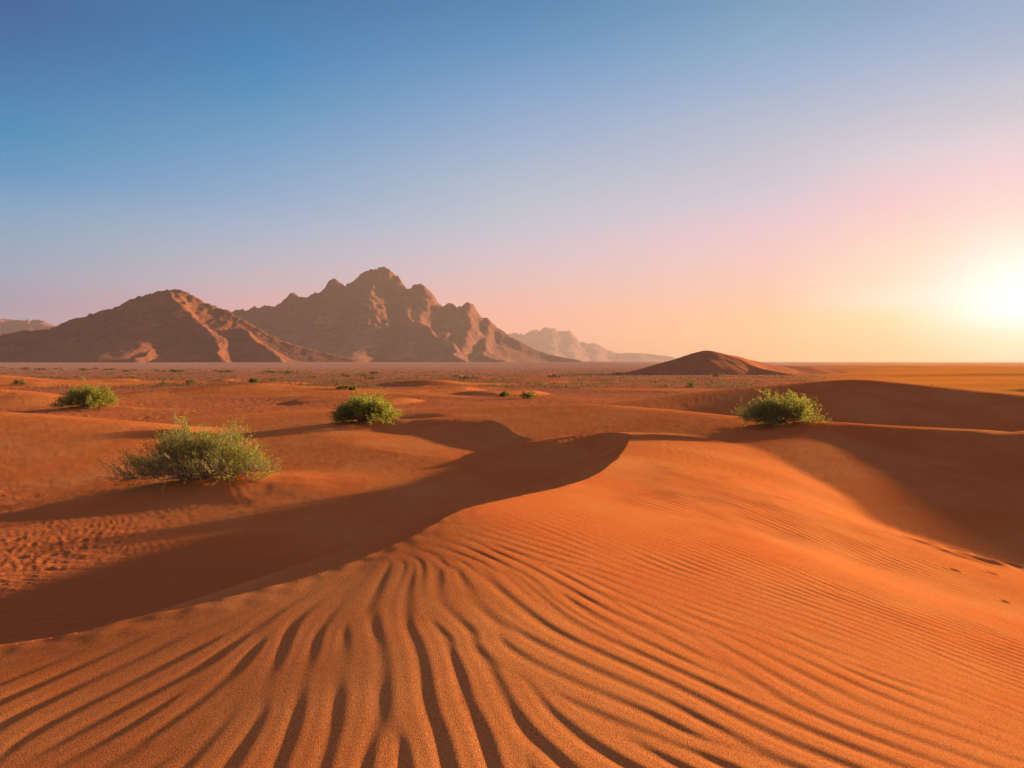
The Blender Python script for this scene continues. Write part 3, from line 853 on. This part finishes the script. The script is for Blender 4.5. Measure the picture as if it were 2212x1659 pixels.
def tube(V, F, pts, r0, r1, sides=3):
    b0 = len(V)
    n = len(pts)
    for i, p in enumerate(pts):
        t = i / (n - 1); r = r0 + (r1 - r0) * t
        d = (pts[min(i+1, n-1)] - pts[max(i-1, 0)]); d = d / (np.linalg.norm(d) + 1e-9)
        u = np.cross(d, (0.3, 0.2, 1.0)); u /= np.linalg.norm(u) + 1e-9; v = np.cross(d, u)
        for k in range(sides):
            a = 2 * math.pi * k / sides
            V.append(p + r * (math.cos(a) * u + math.sin(a) * v))
    for i in range(n - 1):
        for k in range(sides):
            k2 = (k + 1) % sides
            F.append((b0 + i*sides + k, b0 + i*sides + k2, b0 + (i+1)*sides + k2, b0 + (i+1)*sides + k))

def bush_meshes(seed, W, D, H, stems, sub, twigs, leaves, leaf, lobes, low=0.0, dead=0.15, tiplen=.28):
    """lobes: list of (azimuth-ish x -1..1, height factor) that shape the outline"""
    rg = np.random.default_rng(seed)
    V, F = [], []; tips = []
    lx = np.array([l[0] for l in lobes]); lh = np.array([l[1] for l in lobes])
    for s in range(stems):
        az = rg.uniform(0, 2 * math.pi)
        rad = rg.uniform(.12, 1.0) ** .55
        ex, ey = math.cos(az) * rad, math.sin(az) * rad
        hf = np.interp(ex, lx, lh)
        top = H * hf * math.sqrt(max(0, 1 - (rad * .93) ** 2.4)) * rg.uniform(.72, 1.0)
        top = top * rg.uniform(.22, 1.0) ** (.45 + low * 4)
        top = max(top, H * (.08) * rg.uniform(.6, 1.3))
        root = np.array([rg.normal(0, .05 * W), rg.normal(0, .04 * D), -.03])
        top -= .20 * H * rad ** 2
        end = np.array([ex * W / 2, ey * D / 2, top])
        mid = root + (end - root) * .5 + np.array([0, 0, (.10 if top > .4 * H else .16) * H])
        mid[:2] += rg.normal(0, .04 * W, 2)
        ts = np.linspace(0, 1, 7)[:, None]
        P = (1-ts)**2 * root + 2*ts*(1-ts) * mid + ts**2 * end
        P[1:-1] += rg.normal(0, .012 * W, (5, 3))
        P[1:, 2] = np.maximum(P[1:, 2], -.12 * H)
        tube(V, F, list(P), .011 * W / 3 + .003, .004)
        for b in range(sub):
            t = rg.uniform(.35, .97); k = t * 6; i = min(int(k), 5)
            a = P[i] + (P[i+1] - P[i]) * (k - i)
            dr = (P[-1] - P[0]); dr /= np.linalg.norm(dr)
            dirv = dr + rg.normal(0, .50, 3) + np.array([0, 0, .35]); dirv /= np.linalg.norm(dirv)
            ln = rg.uniform(.12, .30) * (W + 2 * H) / 3
            e = a + dirv * ln
            m = (a + e) / 2 + rg.normal(0, .03, 3)
            Q = [a, m, e]
            tube(V, F, Q, .005, .0025)
            for q in range(twigs):
                tt = rg.uniform(.15, 1.0)
                c = a + (e - a) * tt
                dv = dirv + rg.normal(0, .55, 3) + np.array([0, 0, .30]); dv /= np.linalg.norm(dv)
                e2 = c + dv * rg.uniform(.5, 1.1) * tiplen
                tube(V, F, [c, e2], .003, .0015)
                if rg.uniform() > dead * (2.2 if c[2] < .3 * H else .5):
                    tips.append((c, e2))
    LV, LF, LT = [], [], []
    tips_a = np.array([t[0] for t in tips]); tips_b = np.array([t[1] for t in tips])
    n = len(tips)
    k = leaves
    t = rg.uniform(.05, 1.05, (n, k, 1))
    c = tips_a[:, None] + (tips_b - tips_a)[:, None] * t + rg.normal(0, .018, (n, k, 3))
    ax = (tips_b - tips_a); ax /= np.linalg.norm(ax, axis=1)[:, None]
    d = ax[:, None] * .7 + rg.normal(0, .6, (n, k, 3)); d /= np.linalg.norm(d, axis=2)[..., None]
    s = np.cross(d, rg.normal(0, 1, (n, k, 3))); s /= np.linalg.norm(s, axis=2)[..., None]
    L = leaf * rg.uniform(.6, 1.35, (n, k, 1)); Wd = L * rg.uniform(.28, .48, (n, k, 1))
    tone = np.clip(rg.normal(.5, .25, (n, k)) + rg.normal(0, .12, (n, 1)), 0, 1)
    q = np.stack([c, c + d * L * .5 + s * Wd * .5, c + d * L, c + d * L * .5 - s * Wd * .5], 2).reshape(-1, 3)
    nf = n * k
    fa = np.arange(nf * 4).reshape(-1, 4)
    return (np.array(V), np.array(F)), (q, fa, np.repeat(tone.reshape(-1), 4))

def make_bush(label, x, y, seed, W, D, H, stems, sub, twigs, leaves, leaf, lobes, rz=0.0, group=None, mat=None, name='desert_bush', sink=0.0, **kw):
    (V, F), (q, fa, tone) = bush_meshes(seed, W, D, H, stems, sub, twigs, leaves, leaf, lobes, **kw)
    e = bpy.data.objects.new(name, None); COL.objects.link(e)
    e.location = (x, y, gz(x, y) - sink); e.rotation_euler = (0, 0, rz); e.empty_display_size = .2
    tag(e, label, 'bush', group)
    me = mesh_faces('branches', V, F, True); link('branches', me, MBARK, e)
    me = mesh_faces('foliage', q, fa)
    at = me.attributes.new('tone', 'FLOAT', 'POINT'); at.data.foreach_set('value', tone.astype(np.float32))
    link('foliage', me, mat or MLEAF, e)
    return e

GB = 'green desert bushes scattered on the sand'
make_bush('largest green bush at left, sprawling, with bare pale twigs at its base', BIG[0], BIG[1], 11, 3.5, 2.5, 1.08, 76, 8, 6, 12, .038,
          [(-1, .45), (-.8, .75), (-.62, .5), (-.35, 1.0), (-.2, .9), (-.05, 1.12), (.12, .9), (.3, 1.12), (.45, .9), (.62, .98), (.78, .62), (1, .5)], group=GB, dead=.22, tiplen=.34)
make_bush('compact rounded green bush standing alone left of centre with a long thin shadow', B2[0], B2[1], 22, 2.35, 1.9, .98, 80, 8, 5, 10, .060,
          [(-1, .5), (-.6, .72), (-.2, .95), (.2, 1.1), (.45, 1.12), (.6, .85), (1, .6)], group=GB, dead=.05, low=.06)
make_bush('low wide green bush near the left edge, farther back than the largest bush', B3[0], B3[1], 33, 3.7, 2.7, 1.25, 84, 8, 5, 9, .075,
          [(-1, .5), (-.6, .8), (-.2, 1.1), (.1, 1.0), (.5, .95), (.75, .85), (1, .6)], group=GB, dead=.07, low=.05)
make_bush('green bush with two upright tufts on the dune ridge at right', B4[0], B4[1], 44, 2.0, 1.5, .80, 70, 7, 5, 11, .038,
          [(-1, .5), (-.72, 1.0), (-.62, .72), (-.3, .95), (-.05, .8), (.2, .85), (.38, 1.32), (.5, 1.1), (.7, .95), (1, .7)], group=GB, dead=.05, low=.05)

small = [('small dark green bush near the centre, the larger of a pair', 1142, 861, 66, 1.45, .62, 5),
         ('tiny green bush near the centre, left of the larger one of its pair', 1090, 857, 69, .75, .38, 6),
         ('tiny green bush on the left plain behind the long smooth dune', 412, 830, 96, 1.3, .55, 7),
         ('tiny pale bush beside the crest of the long smooth dune at left', 548, 828, 88, .9, .62, 8),
         ('tiny grey green bush near the left edge, left of the low wide bush', 40, 832, 90, 1.5, .6, 9),
         ('flat olive shrub in the middle distance above the rounded bush', 742, 841, 84, 1.3, .36, 10),
         ('small olive shrub right of the flat one in the middle distance', 762, 843, 82, .8, .26, 11),
         ('small bush at the foot of the plain above the long dark dune', 1494, 838, 86, 1.1, .75, 12),
         ('tiny bush behind the right slope of the long dark dune', 2012, -1, 57, 1.1, 1.55, 13),
         ('small bush behind the right slope of the long dark dune, left of the tiny one', 1985, -1, 58, 1.2, 1.65, 14)]
for lab, dx, dy, Yd, Wd, Hd, sd_ in small:
    x, y = hit(dx, dy) if dy > 0 else ((dx * DS - 512) / FPX * Yd, Yd)
    k_ = y / Yd
    Wd *= k_; Hd *= k_
    make_bush(lab, x, y, 100 + sd_, Wd, Wd * .8, Hd, 20, 4, 3, 6, .10, [(-1, .6), (0, 1.05), (1, .7)], mat=MLEAF_DARK, name='small_bush', group='small far bushes on the plain', tiplen=.2)

# ------------------------------------------------------------------ scrub on the plain: tufts without number
def tuft_cloud(name, pts, sizes, seed, per, mat):
    rg = np.random.default_rng(seed)
    n = len(pts)
    P = np.repeat(pts, per, 0); Sz = np.repeat(sizes, per)[:, None]
    off = rg.normal(0, .38, (n * per, 3)) * Sz; off[:, 2] = np.abs(off[:, 2]) * .62
    d = rg.normal(0, 1, (n * per, 3)); d[:, 2] = np.abs(d[:, 2]) + .4; d /= np.linalg.norm(d, axis=1)[:, None]
    s = np.cross(d, rg.normal(0, 1, (n * per, 3))); s /= np.linalg.norm(s, axis=1)[:, None]
    L = Sz * rg.uniform(.25, .5, (n * per, 1)); c = P + off
    q = np.stack([c, c + d * L * .5 + s * L * .22, c + d * L, c + d * L * .5 - s * L * .22], 1).reshape(-1, 3)
    fa = np.arange(len(q)).reshape(-1, 4)
    me = mesh_faces(name, q, fa)
    tone = np.repeat(np.clip(rg.normal(.45, .3, n * per), 0, 1), 4)
    at = me.attributes.new('tone', 'FLOAT', 'POINT'); at.data.foreach_set('value', tone.astype(np.float32))
    return me
def scatter_scrub():
    rg = np.random.default_rng(77)
    # even in image rows: density falls with distance
    n = 14000
    row = rg.uniform(371.5, 391, n) - rg.uniform(0, 4, n)
    Yd = HC * FPX / (row - HZ)
    px = rg.uniform(-120, 1150, n)
    X = (px - 512) / FPX * Yd
    dens = noise(X / 14, Yd / 22, 91) + .5 * noise(X / 5, Yd / 7, 92)
    h, rough = ground(X, Yd, False)
    keep = (dens > -.15) & (rough > .55)
    X, Yd, h = X[keep], Yd[keep], h[keep]
    sz = rg.gamma(3, .07, len(X)) + .10 + Yd * .0006
    me = tuft_cloud('scrub', np.stack([X, Yd, h], 1), sz, 3, 12, MDRY)
    tag(link('scrub', me, MDRY), 'low dry brown scrub speckling the flat plain', 'scrub', kind='stuff')
    # the dark line of low shrubs at left, each one standing on its own
    proto = None
    for i in range(46):
        dx = rg.uniform(-10, 640) if i < 34 else rg.uniform(640, 1560)
        dy = 796 + max(dx, 0) * .017 + rg.normal(0, 1.2) if i < 34 else rg.uniform(806, 822)
        x, y, z = PZ(dx, dy, 0)
        if proto is None:
            k = 26
            me = tuft_cloud('dry_shrub', np.array([[0., 0., 0.]]), np.array([1.0]), 9, 60, MDRY)
            o = link('dry_shrub', me, MDRY); proto = o
        else:
            o = proto.copy(); COL.objects.link(o)
        s = rg.uniform(.6, 1.5)
        o.location = (x, y, gz(x, y)); o.scale = (s * 1.3, s, s * .8); o.rotation_euler = (0, 0, rg.uniform(0, 6.28))
        if i < 34:
            tag(o, 'small dark shrub in the row along the edge of the plain at left', 'shrub', 'dark shrubs along the edge of the plain')
        else:
            tag(o, 'small dark shrub on the open plain below the tall mountain', 'shrub', 'dark shrubs on the open plain')
scatter_scrub()

# ------------------------------------------------------------------ haze
def haze():
    V = np.array([(x, y, z) for x in (-7400, 7400) for y in (-700, 8900) for z in (-26, 330)], float)
    F = [(0, 1, 3, 2), (4, 6, 7, 5), (0, 4, 5, 1), (2, 3, 7, 6), (0, 2, 6, 4), (1, 5, 7, 3)]
    me = mesh_faces('haze', V, F)
    m = bpy.data.materials.new('haze'); m.use_nodes = True
    t = m.node_tree; t.nodes.clear()
    o_ = t.nodes.new('ShaderNodeOutputMaterial'); v = t.nodes.new('ShaderNodeVolumePrincipled')
    v.inputs['Color'].default_value = (.52, .39, .37, 1)
    v.inputs['Density'].default_value = HAZE_DENSITY
    v.inputs['Anisotropy'].default_value = .25
    t.links.new(v.outputs[0], o_.inputs['Volume'])
    tag(link('haze', me, m), 'warm dusty haze over the plain', 'haze', kind='stuff')
haze()
